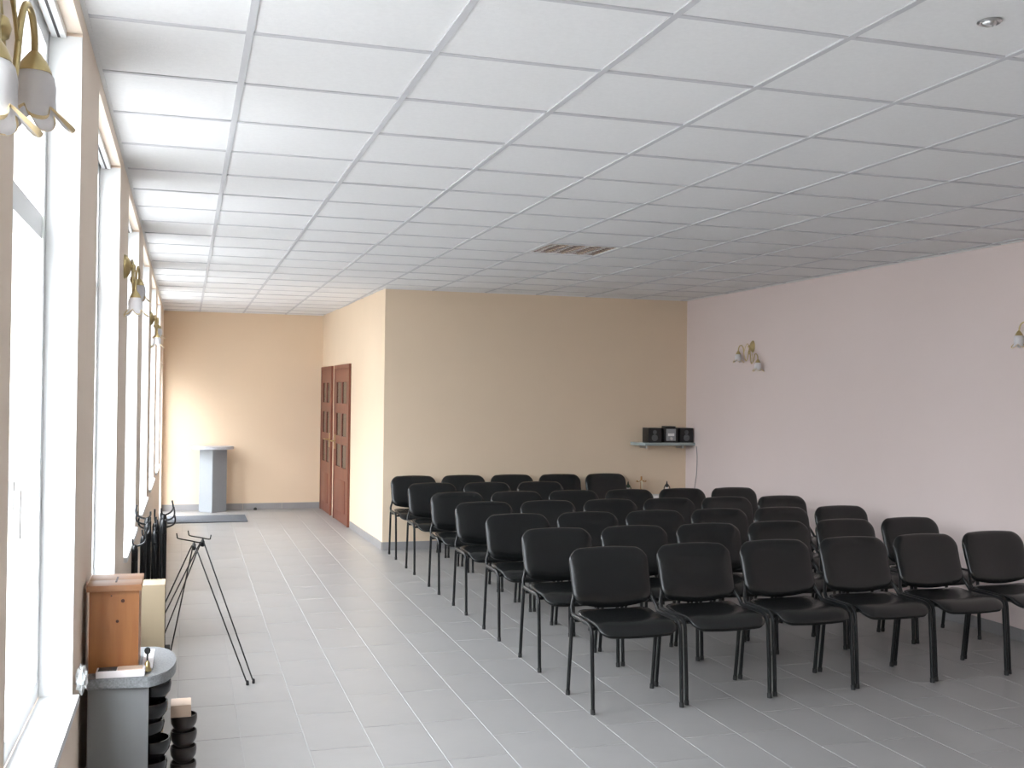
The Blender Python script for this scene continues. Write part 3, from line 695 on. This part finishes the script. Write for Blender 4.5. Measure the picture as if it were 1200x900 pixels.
# wreath stands
def hookbar(bm, a, b, up=0.03, r=0.004, mid=None):
    a, b = Vector(a), Vector(b); d = (b-a).normalized()
    tube(bm, [a-d*0.004+Vector((0, 0, up)), a+Vector((0, 0, up*0.35)), a+d*0.008, (a+b)/2, b-d*0.008, b+Vector((0, 0, up*0.35)), b+d*0.004+Vector((0, 0, up))], r, seg=6, smooth=4)
def open_stand(apex, feet, a, b, lab):
    t = thing('wreath_stand', lab, 'wreath stand', (apex[0], apex[1], 0), 0, 'opened wreath stands')
    L = lambda p: Vector((p[0]-apex[0], p[1]-apex[1], p[2] if len(p) > 2 else 0))
    top = Vector((0, 0, apex[2]))
    for f in feet:
        q = L(f); bm = bmesh.new(); off = (q-top); off.z = 0; off = off.normalized()*0.012
        tube(bm, [q+Vector((0, 0, 0.006)), top+off], 0.0042, seg=6); lg = obj('leg', bm, 'blackm', t, 60)
        bm = bmesh.new(); lathe(bm, [(0.008, 0), (0.009, 0.008), (0.007, 0.024), (0.003, 0.028)], loc=q, seg=8); obj('foot_cap', bm, 'rubber', lg, 40)
    bm = bmesh.new(); hookbar(bm, L(a), L(b)); obj('hook_bar', bm, 'blackm', t, 60)
    bm = bmesh.new(); lathe(bm, [(0.008, -0.03), (0.013, -0.024), (0.013, 0.0), (0.008, 0.012), (0.004, 0.02)], loc=top, seg=10); obj('hub', bm, 'blackm', t, 40)
open_stand((0.062, 6.83, 0.752), [(0.366, 6.343), (-0.075, 7.12), (-0.27, 6.95)], (-0.037, 6.80, 0.802), (0.112, 6.84, 0.762), 'open tripod wreath stand with its hook bar reaching to the windows')
open_stand((0.113, 6.86, 0.768), [(0.402, 6.375), (-0.16, 7.15), (-0.26, 6.83)], (0.030, 6.84, 0.812), (0.160, 6.88, 0.778), 'open tripod wreath stand with its hook bar reaching to the aisle')
def folded_stand():
    t = thing('folded_wreath_stand', '', 'wreath stand')
    for k in range(3):
        a = 2*PI*k/3+0.4
        bm = bmesh.new(); tube(bm, [(0.012*math.cos(a), 0.012*math.sin(a), 0.0), (0.012*math.cos(a), 0.012*math.sin(a), 0.74)], 0.0125, seg=8); obj('leg', bm, 'blackm', t, 60)
    bm = bmesh.new(); lathe(bm, [(0.012, 0.68), (0.023, 0.69), (0.0235, 0.75), (0.018, 0.77), (0.006, 0.78)], seg=10); obj('hub', bm, 'blackm', t, 40)
    bm = bmesh.new(); tube(bm, [(-0.018, 0, 0.815), (-0.016, 0, 0.79), (0.0, 0, 0.772), (0.03, 0, 0.775), (0.058, 0, 0.785), (0.074, 0, 0.80), (0.077, 0, 0.825), (0.070, 0, 0.855)], 0.006, seg=6, smooth=4); obj('hook_bar', bm, 'blackm', t, 60)
    return t
fs = folded_stand(); first = True
BX, BY = -0.180, 7.47
for k, (dx, dy, a, s) in enumerate([(-0.049, -0.049, 3.6, 1.06), (0.0, -0.050, -1.4, 1.0), (0.049, -0.049, -0.4, 1.09), (0.050, 0.0, 0.2, 1.02), (0.049, 0.049, 0.7, 1.12), (0.0, 0.050, 1.7, 1.05), (-0.049, 0.049, 2.5, 1.0), (-0.050, 0.0, 3.0, 1.1)]):
    o = fs if first else copy_tree(fs); first = False
    o.location = (BX+dx, BY+dy, 0); o.rotation_euler = (0.0, 0.0, a); o.scale = (1, 1, s)
    o['label'] = 'folded black wreath stand in the tight bundle by the window wall'; o['category'] = 'wreath stand'; o['group'] = 'bundled folded wreath stands'
for x, y, a, lab in ((-0.270, 6.55, 0.2, 'loose folded wreath stand leaning upright under the third window'), (-0.238, 6.98, 1.0, 'loose folded wreath stand between the bundle and window wall')):
    o = copy_tree(fs); o.location = (x, y, 0); o.rotation_euler = (0, 0, a); o['label'] = lab; o['category'] = 'wreath stand'; o['group'] = 'loose folded wreath stands'
    o.scale = (0.8, 0.8, 1.03)
